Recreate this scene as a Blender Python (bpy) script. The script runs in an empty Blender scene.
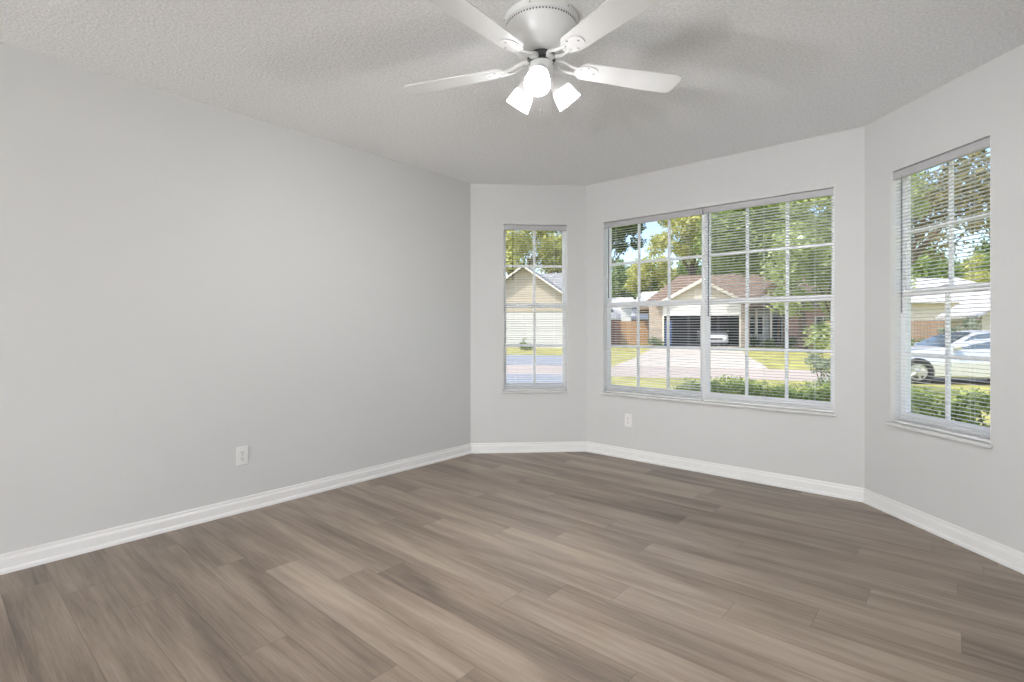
import bpy, math, random
import numpy as np
from math import sin, cos, pi, radians, atan2, sqrt
from mathutils import Vector, Matrix

SC = bpy.context.scene
COL = SC.collection

# ------------------------------------------------------------------ camera, sky, sun, exposure
CAM_Z = 1.1215
YAW = 0.71182
cam_data = bpy.data.cameras.new('camera')
cam = bpy.data.objects.new('camera', cam_data)
COL.objects.link(cam)
cam_data.sensor_width = 36.0
cam_data.lens = 36.0 * 512.58 / 1024.0
cam_data.shift_y = -11.86 / 1024.0
cam_data.clip_start = 0.02
cam_data.clip_end = 500
cam.location = (0, 0, CAM_Z)
cam.rotation_euler = (pi / 2, 0, YAW)
SC.camera = cam

SC.view_settings.view_transform = 'Standard'
SC.view_settings.look = 'None'
SC.view_settings.gamma = 1.0
SC.view_settings.use_curve_mapping = False
SC.view_settings.exposure = 0.0

SUN_EL = radians(55)
SUN_TRAVEL = Vector((0.30 * cos(SUN_EL), 0.954 * cos(SUN_EL), -sin(SUN_EL)))
world = bpy.data.worlds.new('sky')
SC.world = world
world.use_nodes = True
wn = world.node_tree
wn.nodes.clear()
w_out = wn.nodes.new('ShaderNodeOutputWorld')
w_bg = wn.nodes.new('ShaderNodeBackground')
w_sky = wn.nodes.new('ShaderNodeTexSky')
w_sky.sky_type = 'NISHITA'
w_sky.sun_disc = False
w_sky.sun_elevation = SUN_EL
w_sky.sun_rotation = atan2(-SUN_TRAVEL.x, -SUN_TRAVEL.y)
w_sky.air_density = 1.0
w_sky.dust_density = 1.6
w_sky.ozone_density = 1.0
w_bg.inputs['Strength'].default_value = 0.35
wn.links.new(w_sky.outputs[0], w_bg.inputs['Color'])
wn.links.new(w_bg.outputs[0], w_out.inputs['Surface'])

sun_data = bpy.data.lights.new('sun', 'SUN')
sun_data.energy = 4.6
sun_data.angle = radians(0.6)
sun_data.color = (1.0, 0.95, 0.87)
sun = bpy.data.objects.new('sun', sun_data)
COL.objects.link(sun)
sun.rotation_euler = SUN_TRAVEL.to_track_quat('-Z', 'Y').to_euler()
sun.location = (-10, -15, 30)

BULB_STRENGTH = 1820.0
FILL_STRENGTH = 760.0

# ------------------------------------------------------------------ materials
MATS = {}


def new_mat(name):
    m = bpy.data.materials.new(name)
    m.use_nodes = True
    nt = m.node_tree
    nt.nodes.clear()
    out = nt.nodes.new('ShaderNodeOutputMaterial')
    MATS[name] = m
    return m, nt, out


def N(nt, t, **kw):
    n = nt.nodes.new(t)
    for k, v in kw.items():
        setattr(n, k, v)
    return n


def rgba(c):
    return (c[0], c[1], c[2], 1.0)


def paint(name, col, rough=0.5, var=0.03, scale=4.0, bump=0.0, bscale=200.0, metallic=0.0, spec=0.5, coords='Object', stretch=None):
    """plain finish with a faint tonal drift and optional fine relief"""
    m, nt, out = new_mat(name)
    b = N(nt, 'ShaderNodeBsdfPrincipled')
    b.inputs['Roughness'].default_value = rough
    b.inputs['Metallic'].default_value = metallic
    b.inputs['Specular IOR Level'].default_value = spec
    tc = N(nt, 'ShaderNodeTexCoord')
    src = tc.outputs[coords]
    if stretch:
        mp = N(nt, 'ShaderNodeMapping')
        mp.inputs['Scale'].default_value = stretch
        nt.links.new(src, mp.inputs['Vector'])
        src = mp.outputs[0]
    nz = N(nt, 'ShaderNodeTexNoise')
    nz.inputs['Scale'].default_value = scale
    nz.inputs['Detail'].default_value = 4.0
    nt.links.new(src, nz.inputs['Vector'])
    rp = N(nt, 'ShaderNodeValToRGB')
    rp.color_ramp.elements[0].position = 0.3
    rp.color_ramp.elements[1].position = 0.7
    rp.color_ramp.elements[0].color = rgba([max(0, c * (1 - var)) for c in col])
    rp.color_ramp.elements[1].color = rgba([min(1, c * (1 + var)) for c in col])
    nt.links.new(nz.outputs['Fac'], rp.inputs['Fac'])
    nt.links.new(rp.outputs['Color'], b.inputs['Base Color'])
    if bump:
        n2 = N(nt, 'ShaderNodeTexNoise')
        n2.inputs['Scale'].default_value = bscale
        n2.inputs['Detail'].default_value = 3.0
        nt.links.new(tc.outputs[coords], n2.inputs['Vector'])
        bp = N(nt, 'ShaderNodeBump')
        bp.inputs['Strength'].default_value = bump
        bp.inputs['Distance'].default_value = 0.004
        nt.links.new(n2.outputs['Fac'], bp.inputs['Height'])
        nt.links.new(bp.outputs[0], b.inputs['Normal'])
    nt.links.new(b.outputs[0], out.inputs['Surface'])
    return m


def brick_mat(name, c1, c2, mortar, bw=0.22, bh=0.075, msize=0.008, rough=0.85, offset=0.5, axis='XZ'):
    m, nt, out = new_mat(name)
    b = N(nt, 'ShaderNodeBsdfPrincipled')
    b.inputs['Roughness'].default_value = rough
    tc = N(nt, 'ShaderNodeTexCoord')
    sx = N(nt, 'ShaderNodeSeparateXYZ')
    nt.links.new(tc.outputs['Object'], sx.inputs[0])
    cb = N(nt, 'ShaderNodeCombineXYZ')
    nt.links.new(sx.outputs['X'], cb.inputs['X'])
    nt.links.new(sx.outputs['Z' if axis == 'XZ' else 'Y'], cb.inputs['Y'])
    br = N(nt, 'ShaderNodeTexBrick')
    br.offset = offset
    br.inputs['Scale'].default_value = 1.0
    br.inputs['Brick Width'].default_value = bw
    br.inputs['Row Height'].default_value = bh
    br.inputs['Mortar Size'].default_value = msize
    br.inputs['Color1'].default_value = rgba(c1)
    br.inputs['Color2'].default_value = rgba(c2)
    br.inputs['Mortar'].default_value = rgba(mortar)
    nt.links.new(cb.outputs[0], br.inputs['Vector'])
    nt.links.new(br.outputs['Color'], b.inputs['Base Color'])
    nt.links.new(b.outputs[0], out.inputs['Surface'])
    return m


def leaf_mat(name, dark, light, trans=0.35):
    m, nt, out = new_mat(name)
    geo = N(nt, 'ShaderNodeNewGeometry')
    rp = N(nt, 'ShaderNodeValToRGB')
    rp.color_ramp.elements[0].color = rgba(dark)
    rp.color_ramp.elements[1].color = rgba(light)
    nt.links.new(geo.outputs['Random Per Island'], rp.inputs['Fac'])
    d = N(nt, 'ShaderNodeBsdfPrincipled')
    d.inputs['Roughness'].default_value = 0.5
    d.inputs['Specular IOR Level'].default_value = 0.35
    t = N(nt, 'ShaderNodeBsdfTranslucent')
    mx = N(nt, 'ShaderNodeMixShader')
    mx.inputs[0].default_value = trans
    nt.links.new(rp.outputs['Color'], d.inputs['Base Color'])
    nt.links.new(rp.outputs['Color'], t.inputs['Color'])
    nt.links.new(d.outputs[0], mx.inputs[1])
    nt.links.new(t.outputs[0], mx.inputs[2])
    nt.links.new(mx.outputs[0], out.inputs['Surface'])
    return m


def glass_mat(name, gloss=0.06, tint=(1, 1, 1)):
    m, nt, out = new_mat(name)
    tr = N(nt, 'ShaderNodeBsdfTransparent')
    tr.inputs['Color'].default_value = rgba(tint)
    gl = N(nt, 'ShaderNodeBsdfGlossy')
    gl.inputs['Roughness'].default_value = 0.02
    lw = N(nt, 'ShaderNodeLayerWeight')
    lw.inputs['Blend'].default_value = 0.12
    ml = N(nt, 'ShaderNodeMath', operation='MULTIPLY')
    ml.inputs[1].default_value = 0.5
    nt.links.new(lw.outputs['Fresnel'], ml.inputs[0])
    mx = N(nt, 'ShaderNodeMixShader')
    nt.links.new(ml.outputs[0], mx.inputs[0])
    nt.links.new(tr.outputs[0], mx.inputs[1])
    nt.links.new(gl.outputs[0], mx.inputs[2])
    nt.links.new(mx.outputs[0], out.inputs['Surface'])
    return m


# room finishes
WALL = paint('wall_paint', (0.645, 0.645, 0.638), rough=0.6, var=0.008, scale=1.2, bump=0.08, bscale=160, spec=0.3)
TRIM = paint('white_trim', (0.83, 0.825, 0.815), rough=0.35, var=0.01, scale=3)
VINYL = paint('window_vinyl', (0.94, 0.94, 0.94), rough=0.35, var=0.01, scale=3)
SILLM = paint('sill_marble', (0.68, 0.675, 0.665), rough=0.22, var=0.04, scale=9)
SLAT = paint('blind_slat', (0.85, 0.85, 0.845), rough=0.4, var=0.01, scale=3)
HEADRAIL = paint('blind_rail', (0.47, 0.465, 0.475), rough=0.35, var=0.01, scale=3)
WANDM = glass_mat('wand_acrylic', tint=(0.62, 0.63, 0.65))
GLASS = glass_mat('window_glass')
FANW = paint('fan_white', (0.82, 0.82, 0.81), rough=0.3, var=0.008, scale=5)
BLADEW = paint('blade_white', (0.80, 0.80, 0.79), rough=0.42, var=0.012, scale=3, stretch=(1, 14, 1))
DARKM = paint('dark_rubber', (0.05, 0.05, 0.05), rough=0.5, var=0.1)
SCREWM = paint('screw_steel', (0.42, 0.41, 0.40), rough=0.35, metallic=0.7)
BRASSM = paint('fob_dark', (0.10, 0.09, 0.08), rough=0.4)
PLATEM = paint('outlet_plastic', (0.80, 0.80, 0.79), rough=0.35, var=0.01)
SLOTM = paint('outlet_slot', (0.06, 0.06, 0.06), rough=0.6)


def popcorn():
    m, nt, out = new_mat('popcorn_ceiling')
    b = N(nt, 'ShaderNodeBsdfPrincipled')
    b.inputs['Roughness'].default_value = 0.9
    b.inputs['Specular IOR Level'].default_value = 0.1
    tc = N(nt, 'ShaderNodeTexCoord')
    n1 = N(nt, 'ShaderNodeTexNoise')
    n1.inputs['Scale'].default_value = 75
    n1.inputs['Detail'].default_value = 4
    n1.inputs['Roughness'].default_value = 0.65
    v = N(nt, 'ShaderNodeTexVoronoi')
    v.inputs['Scale'].default_value = 105
    nt.links.new(tc.outputs['Object'], n1.inputs['Vector'])
    nt.links.new(tc.outputs['Object'], v.inputs['Vector'])
    rp = N(nt, 'ShaderNodeValToRGB')
    rp.color_ramp.elements[0].position = 0.38
    rp.color_ramp.elements[1].position = 0.66
    rp.color_ramp.elements[0].color = (0.82, 0.82, 0.82, 1)
    rp.color_ramp.elements[1].color = (0.97, 0.97, 0.97, 1)
    nt.links.new(n1.outputs['Fac'], rp.inputs['Fac'])
    ad = N(nt, 'ShaderNodeMath', operation='SUBTRACT')
    nt.links.new(n1.outputs['Fac'], ad.inputs[0])
    nt.links.new(v.outputs['Distance'], ad.inputs[1])
    bp = N(nt, 'ShaderNodeBump')
    bp.inputs['Strength'].default_value = 0.35
    bp.inputs['Distance'].default_value = 0.005
    nt.links.new(ad.outputs[0], bp.inputs['Height'])
    nt.links.new(bp.outputs[0], b.inputs['Normal'])
    nt.links.new(rp.outputs['Color'], b.inputs['Base Color'])
    nt.links.new(b.outputs[0], out.inputs['Surface'])
    return m


CEIL = popcorn()


def plank_mat():
    """grey-brown wood-look vinyl: each plank has its own seed and tone; grain runs along the plank"""
    m, nt, out = new_mat('vinyl_plank')
    b = N(nt, 'ShaderNodeBsdfPrincipled')
    uv = N(nt, 'ShaderNodeUVMap', uv_map='plank')
    seed = N(nt, 'ShaderNodeAttribute', attribute_name='seed')
    tone = N(nt, 'ShaderNodeAttribute', attribute_name='tone')
    edge = N(nt, 'ShaderNodeUVMap', uv_map='edge')
    sx = N(nt, 'ShaderNodeSeparateXYZ')
    nt.links.new(uv.outputs[0], sx.inputs[0])

    def coord(a, c):
        cx = N(nt, 'ShaderNodeMath', operation='MULTIPLY')
        cx.inputs[1].default_value = a
        nt.links.new(sx.outputs['X'], cx.inputs[0])
        cy = N(nt, 'ShaderNodeMath', operation='MULTIPLY')
        cy.inputs[1].default_value = c
        nt.links.new(sx.outputs['Y'], cy.inputs[0])
        cz = N(nt, 'ShaderNodeMath', operation='MULTIPLY')
        cz.inputs[1].default_value = 37.0
        nt.links.new(seed.outputs['Fac'], cz.inputs[0])
        cb = N(nt, 'ShaderNodeCombineXYZ')
        nt.links.new(cx.outputs[0], cb.inputs['X'])
        nt.links.new(cy.outputs[0], cb.inputs['Y'])
        nt.links.new(cz.outputs[0], cb.inputs['Z'])
        return cb.outputs[0]

    def noise(vec, det=4, rough=0.55, dist=0.0):
        n = N(nt, 'ShaderNodeTexNoise')
        n.inputs['Scale'].default_value = 1.0
        n.inputs['Detail'].default_value = det
        n.inputs['Roughness'].default_value = rough
        n.inputs['Distortion'].default_value = dist
        nt.links.new(vec, n.inputs['Vector'])
        return n.outputs['Fac']
    broad = noise(coord(1.1, 7.5), 3, 0.5, 0.5)
    mid = noise(coord(2.4, 50.0), 4, 0.6, 0.5)
    fine = noise(coord(9.0, 260.0), 3, 0.6)

    def scl(x, k, o):
        a = N(nt, 'ShaderNodeMath', operation='MULTIPLY_ADD')
        a.inputs[1].default_value = k
        a.inputs[2].default_value = o
        nt.links.new(x, a.inputs[0])
        return a.outputs[0]

    def add(a, c):
        n = N(nt, 'ShaderNodeMath', operation='ADD')
        nt.links.new(a, n.inputs[0])
        nt.links.new(c, n.inputs[1])
        return n.outputs[0]
    t = add(add(scl(broad, 1.30, -0.65), scl(mid, 0.72, -0.36)), scl(fine, 0.50, -0.25))
    t = add(t, tone.outputs['Fac'])
    rp = N(nt, 'ShaderNodeValToRGB')
    cr = rp.color_ramp
    cr.elements[0].position = 0.0
    cr.elements[0].color = (0.105, 0.079, 0.061, 1)
    cr.elements[1].position = 1.0
    cr.elements[1].color = (0.42, 0.343, 0.274, 1)
    e = cr.elements.new(0.5)
    e.color = (0.262, 0.204, 0.158, 1)
    nt.links.new(t, rp.inputs['Fac'])
    # bevelled seam around the plank
    se = N(nt, 'ShaderNodeSeparateXYZ')
    nt.links.new(edge.outputs[0], se.inputs[0])
    mn = N(nt, 'ShaderNodeMath', operation='MINIMUM')
    nt.links.new(se.outputs['X'], mn.inputs[0])
    nt.links.new(se.outputs['Y'], mn.inputs[1])
    mr = N(nt, 'ShaderNodeMapRange')
    mr.inputs['From Min'].default_value = 0.0
    mr.inputs['From Max'].default_value = 0.0022
    mr.inputs['To Min'].default_value = 0.60
    mr.inputs['To Max'].default_value = 1.0
    nt.links.new(mn.outputs[0], mr.inputs['Value'])
    mu = N(nt, 'ShaderNodeMix', data_type='RGBA', blend_type='MULTIPLY')
    mu.inputs[0].default_value = 1.0
    nt.links.new(rp.outputs['Color'], mu.inputs[6])
    nt.links.new(mr.outputs[0], mu.inputs[7])
    nt.links.new(mu.outputs[2], b.inputs['Base Color'])
    b.inputs['Roughness'].default_value = 0.37
    b.inputs['Specular IOR Level'].default_value = 0.45
    bp = N(nt, 'ShaderNodeBump')
    bp.inputs['Strength'].default_value = 0.12
    bp.inputs['Distance'].default_value = 0.001
    nt.links.new(fine, bp.inputs['Height'])
    nt.links.new(bp.outputs[0], b.inputs['Normal'])
    nt.links.new(b.outputs[0], out.inputs['Surface'])
    return m


PLANK = plank_mat()


def emit_mat(name, col, s):
    m, nt, out = new_mat(name)
    e = N(nt, 'ShaderNodeEmission')
    e.inputs['Color'].default_value = rgba(col)
    e.inputs['Strength'].default_value = s
    nt.links.new(e.outputs[0], out.inputs['Surface'])
    return m


BULB = emit_mat('bulb_glow', (0.985, 0.985, 1.0), BULB_STRENGTH)


def shade_mat():
    m, nt, out = new_mat('frosted_shade')
    tr = N(nt, 'ShaderNodeBsdfTransparent')
    tr.inputs['Color'].default_value = (1, 1, 1, 1)
    tl = N(nt, 'ShaderNodeBsdfTranslucent')
    tl.inputs['Color'].default_value = (0.6, 0.6, 0.6, 1)
    df = N(nt, 'ShaderNodeBsdfPrincipled')
    df.inputs['Base Color'].default_value = (0.8, 0.8, 0.8, 1)
    df.inputs['Roughness'].default_value = 0.25
    m1 = N(nt, 'ShaderNodeMixShader')
    m1.inputs[0].default_value = 0.5
    nt.links.new(tl.outputs[0], m1.inputs[1])
    nt.links.new(df.outputs[0], m1.inputs[2])
    m2 = N(nt, 'ShaderNodeMixShader')
    # opacity gradient added to shield the blade brackets from bulb light, densest at neck
    tc = N(nt, 'ShaderNodeTexCoord')
    sz = N(nt, 'ShaderNodeSeparateXYZ')
    nt.links.new(tc.outputs['Object'], sz.inputs[0])
    mr = N(nt, 'ShaderNodeMapRange')
    mr.inputs['From Min'].default_value = 0.075
    mr.inputs['From Max'].default_value = 0.125
    mr.inputs['To Min'].default_value = 0.955
    mr.inputs['To Max'].default_value = 0.64
    nt.links.new(sz.outputs['Z'], mr.inputs['Value'])
    nt.links.new(mr.outputs[0], m2.inputs[0])
    nt.links.new(tr.outputs[0], m2.inputs[1])
    nt.links.new(m1.outputs[0], m2.inputs[2])
    nt.links.new(m2.outputs[0], out.inputs['Surface'])
    return m


SHADE = shade_mat()

# outdoor finishes
LAWN = paint('lawn_grass', (0.355, 0.335, 0.095), rough=0.9, var=0.35, scale=1.4, bump=0.6, bscale=30)
ROADM = paint('road_concrete', (0.46, 0.385, 0.33), rough=0.85, var=0.06, scale=0.8)
DRIVEM = paint('drive_concrete', (0.53, 0.47, 0.40), rough=0.85, var=0.05, scale=0.7)
OURDRIVE = paint('grey_concrete', (0.28, 0.30, 0.335), rough=0.85, var=0.05, scale=0.8)
SIDING = brick_mat('cream_siding', (0.74, 0.66, 0.52), (0.70, 0.62, 0.49), (0.48, 0.42, 0.33), bw=30, bh=0.16, msize=0.012)
WHITESIDE = brick_mat('white_panel', (0.84, 0.82, 0.77), (0.80, 0.78, 0.73), (0.50, 0.48, 0.44), bw=30, bh=0.27, msize=0.012)
BEIGESIDE = brick_mat('beige_siding', (0.52, 0.45, 0.36), (0.48, 0.42, 0.33), (0.33, 0.28, 0.22), bw=30, bh=0.18, msize=0.014)
DOORPANEL = brick_mat('door_panel', (0.58, 0.57, 0.55), (0.55, 0.54, 0.52), (0.36, 0.35, 0.34), bw=30, bh=0.27, msize=0.014)
TANBRICK = brick_mat('tan_brick', (0.36, 0.27, 0.19), (0.47, 0.37, 0.28), (0.55, 0.50, 0.43))
REDBRICK = brick_mat('red_brick', (0.36, 0.16, 0.10), (0.45, 0.23, 0.15), (0.50, 0.44, 0.38))
GREYSIDE = paint('grey_stucco', (0.50, 0.50, 0.47), rough=0.9, var=0.04)
BROWNROOF = brick_mat('brown_shingle', (0.20, 0.14, 0.10), (0.25, 0.18, 0.13), (0.12, 0.085, 0.06), bw=0.5, bh=0.16, msize=0.012, axis='XY')
GREYROOF = brick_mat('grey_shingle', (0.27, 0.27, 0.28), (0.33, 0.33, 0.33), (0.18, 0.18, 0.18), bw=0.5, bh=0.18, msize=0.014, axis='XY')
PALEROOF = brick_mat('pale_shingle', (0.58, 0.57, 0.56), (0.63, 0.62, 0.61), (0.33, 0.32, 0.32), bw=0.5, bh=0.24, msize=0.02, axis='XY')
CREAMTRIM = paint('cream_trim', (0.83, 0.76, 0.66), rough=0.6)
DARKDOOR = paint('dark_door', (0.04, 0.045, 0.05), rough=0.5)
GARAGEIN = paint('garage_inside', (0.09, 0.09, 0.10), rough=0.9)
PANEDARK = paint('dark_pane', (0.05, 0.06, 0.07), rough=0.08)
WOODF = brick_mat('cedar_board', (0.46, 0.27, 0.12), (0.56, 0.35, 0.17), (0.22, 0.12, 0.06), bw=0.145, bh=30, msize=0.008, offset=0.0)
BARK = paint('bark', (0.16, 0.12, 0.09), rough=0.95, var=0.3, scale=6)
CARW = paint('car_paint', (0.80, 0.80, 0.81), rough=0.18, var=0.01)
CARGLASS = paint('car_glass', (0.10, 0.13, 0.16), rough=0.05, spec=0.9)
TYRE = paint('tyre_rubber', (0.025, 0.025, 0.025), rough=0.8)
ALLOY = paint('alloy_rim', (0.55, 0.55, 0.56), rough=0.3, metallic=0.8)
TAILRED = paint('lamp_red', (0.30, 0.02, 0.02), rough=0.2)
LAMPCLEAR = paint('lamp_clear', (0.75, 0.76, 0.78), rough=0.1)
BLUEM = paint('blue_paint', (0.10, 0.20, 0.48), rough=0.5)
MULCH = paint('mulch', (0.20, 0.13, 0.09), rough=0.95, var=0.3, scale=12)
L_DARK = leaf_mat('leaves_dark', (0.06, 0.11, 0.03), (0.22, 0.31, 0.09))
L_MID = leaf_mat('leaves_mid', (0.12, 0.19, 0.04), (0.36, 0.46, 0.14))
L_YEL = leaf_mat('leaves_yellow', (0.34, 0.37, 0.07), (0.74, 0.73, 0.28))
L_LIGHT = leaf_mat('leaves_light', (0.28, 0.36, 0.11), (0.62, 0.68, 0.34))
L_BROWN = leaf_mat('leaves_olive', (0.14, 0.13, 0.05), (0.38, 0.34, 0.15))
L_HEDGE = leaf_mat('leaves_hedge', (0.20, 0.29, 0.06), (0.60, 0.65, 0.24))
L_PINK = leaf_mat('leaves_peach', (0.42, 0.30, 0.13), (0.66, 0.50, 0.26))
L_SAGE = leaf_mat('leaves_sage', (0.16, 0.21, 0.13), (0.38, 0.44, 0.33))


# ------------------------------------------------------------------ mesh helpers
class MB:
    """collects shapes and links them as one mesh object"""

    def __init__(self):
        self.v, self.f = [], []

    def add(self, vs, fs, M=None):
        o = len(self.v)
        if M is not None:
            vs = [tuple(M @ Vector(p)) for p in vs]
        self.v += [tuple(p) for p in vs]
        self.f += [tuple(i + o for i in f) for f in fs]
        return self

    def box(self, x0, x1, y0, y1, z0, z1, M=None, bev=0.0):
        if bev <= 0:
            vs = [(x, y, z) for z in (z0, z1) for y in (y0, y1) for x in (x0, x1)]
            fs = [(0, 2, 3, 1), (4, 5, 7, 6), (0, 1, 5, 4), (2, 6, 7, 3), (0, 4, 6, 2), (1, 3, 7, 5)]
            return self.add(vs, fs, M)
        b = min(bev, (x1 - x0) * .45, (y1 - y0) * .45, (z1 - z0) * .45)
        vs, ix = [], {}
        for sx in (0, 1):
            for sy in (0, 1):
                for sz in (0, 1):
                    X, Y, Z = (x0, x1)[sx], (y0, y1)[sy], (z0, z1)[sz]
                    dx, dy, dz = (b, -b)[sx], (b, -b)[sy], (b, -b)[sz]
                    ix[sx, sy, sz, 0] = len(vs); vs.append((X, Y + dy, Z + dz))
                    ix[sx, sy, sz, 1] = len(vs); vs.append((X + dx, Y, Z + dz))
                    ix[sx, sy, sz, 2] = len(vs); vs.append((X + dx, Y + dy, Z))
        fs = []
        for a in range(3):
            o1, o2 = [q for q in range(3) if q != a]
            for s in (0, 1):
                loop = []
                for (p, q) in ((0, 0), (1, 0), (1, 1), (0, 1)):
                    k = [0, 0, 0]; k[a] = s; k[o1] = p; k[o2] = q
                    loop.append(ix[k[0], k[1], k[2], a])
                if (s == 1) == (a == 1):
                    loop = loop[::-1]
                fs.append(tuple(loop))
        for a in range(3):
            o1, o2 = [q for q in range(3) if q != a]
            for p in (0, 1):
                for q in (0, 1):
                    def g(s, w):
                        k = [0, 0, 0]; k[a] = s; k[o1] = p; k[o2] = q
                        return ix[k[0], k[1], k[2], w]
                    loop = [g(0, o1), g(1, o1), g(1, o2), g(0, o2)]
                    fs.append(tuple(loop))
        for sx in (0, 1):
            for sy in (0, 1):
                for sz in (0, 1):
                    fs.append((ix[sx, sy, sz, 0], ix[sx, sy, sz, 1], ix[sx, sy, sz, 2]))
        return self.add(vs, fs, M)

    def lathe(self, prof, n=32, M=None, cap=True):
        vs, fs = [], []
        for (r, z) in prof:
            for k in range(n):
                a = 2 * pi * k / n
                vs.append((r * cos(a), r * sin(a), z))
        for i in range(len(prof) - 1):
            for k in range(n):
                k2 = (k + 1) % n
                fs.append((i * n + k, i * n + k2, (i + 1) * n + k2, (i + 1) * n + k))
        if cap:
            if prof[0][0] > 1e-4:
                fs.append(tuple(range(n - 1, -1, -1)))
            if prof[-1][0] > 1e-4:
                fs.append(tuple((len(prof) - 1) * n + k for k in range(n)))
        return self.add(vs, fs, M)

    def tube(self, pts, r, n=8, M=None):
        pts = [Vector(p) for p in pts]
        rs = r if isinstance(r, (list, tuple)) else [r] * len(pts)
        vs, fs = [], []
        for i, p in enumerate(pts):
            d = (pts[min(i + 1, len(pts) - 1)] - pts[max(i - 1, 0)]).normalized()
            up = Vector((0, 0, 1)) if abs(d.z) < 0.95 else Vector((1, 0, 0))
            a = d.cross(up).normalized()
            c = d.cross(a).normalized()
            for k in range(n):
                t = 2 * pi * k / n
                vs.append(tuple(p + (a * cos(t) + c * sin(t)) * rs[i]))
        for i in range(len(pts) - 1):
            for k in range(n):
                k2 = (k + 1) % n
                fs.append((i * n + k, i * n + k2, (i + 1) * n + k2, (i + 1) * n + k))
        fs.append(tuple(range(n - 1, -1, -1)))
        fs.append(tuple((len(pts) - 1) * n + k for k in range(n)))
        return self.add(vs, fs, M)

    def prism(self, poly, z0, z1, M=None):
        """polygon in x,y raised from z0 to z1"""
        n = len(poly)
        vs = [(p[0], p[1], z0) for p in poly] + [(p[0], p[1], z1) for p in poly]
        fs = [tuple(range(n - 1, -1, -1)), tuple(range(n, 2 * n))]
        for k in range(n):
            k2 = (k + 1) % n
            fs.append((k, k2, n + k2, n + k))
        return self.add(vs, fs, M)

    def loft(self, rings, M=None, closed=True):
        n = len(rings[0])
        vs = [p for r in rings for p in r]
        fs = []
        for i in range(len(rings) - 1):
            for k in range(n if closed else n - 1):
                k2 = (k + 1) % n
                fs.append((i * n + k, i * n + k2, (i + 1) * n + k2, (i + 1) * n + k))
        if closed:
            fs.append(tuple(range(n - 1, -1, -1)))
            fs.append(tuple((len(rings) - 1) * n + k for k in range(n)))
        return self.add(vs, fs, M)

    def build(self, name, mat, parent=None, smooth=False):
        me = bpy.data.meshes.new(name)
        me.from_pydata(self.v, [], self.f)
        me.validate()
        me.update()
        o = bpy.data.objects.new(name, me)
        COL.objects.link(o)
        me.materials.append(mat)
        if smooth:
            me.polygons.foreach_set('use_smooth', [True] * len(me.polygons))
            me.set_sharp_from_angle(angle=radians(40))
        if parent is not None:
            o.parent = parent
        fix_normals(me)
        return o


def fix_normals(me):
    import bmesh
    b = bmesh.new()
    b.from_mesh(me)
    bmesh.ops.recalc_face_normals(b, faces=b.faces)
    b.to_mesh(me)
    b.free()


def empty(name, loc=(0, 0, 0), rz=0.0):
    o = bpy.data.objects.new(name, None)
    COL.objects.link(o)
    o.location = loc
    o.rotation_euler = (0, 0, rz)
    o.empty_display_size = 0.1
    return o


def tag(o, label, cat, group=None, kind=None):
    o['label'] = label
    o['category'] = cat
    if group:
        o['group'] = group
    if kind:
        o['kind'] = kind
    return o


def struct(o, label=None, cat=None):
    o['kind'] = 'structure'
    if label:
        o['label'] = label
    if cat:
        o['category'] = cat
    return o


def copy_tree(o, parent=None):
    c = o.copy()
    COL.objects.link(c)
    if parent is not None:
        c.parent = parent
    for ch in list(o.children):
        copy_tree(ch, c)
    return c


# ------------------------------------------------------------------ room shell
H = 2.44
XL, XR = -3.315, 0.310
YB = -6.40
S2 = sqrt(0.5)
C1 = Vector((-3.3153, 3.2677))
C2 = Vector((-2.5654, 4.0175))
C3 = Vector((-0.4398, 4.0175))
C4 = Vector((0.310, 3.2677))
P0, P1 = Vector((XL, YB)), Vector((XR, YB))
FOOT = [P0, P1, C4, C3, C2, C1]           # counter-clockwise inner outline
TH = 0.135


def offset_poly(pts, d):
    """move every side of a counter-clockwise outline inward by d"""
    n = len(pts)
    res = []
    for i in range(n):
        a, b, c = pts[i - 1], pts[i], pts[(i + 1) % n]
        d1, d2 = (b - a).normalized(), (c - b).normalized()
        n1, n2 = Vector((-d1.y, d1.x)), Vector((-d2.y, d2.x))
        p1, p2 = a + n1 * d, b + n2 * d
        den = d1.x * d2.y - d1.y * d2.x
        t = ((p2 - p1).x * d2.y - (p2 - p1).y * d2.x) / den
        res.append(p1 + d1 * t)
    return res


OUTER = offset_poly(FOOT, -TH)
Z_LOW, Z_TOP = -0.30, 2.60


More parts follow.
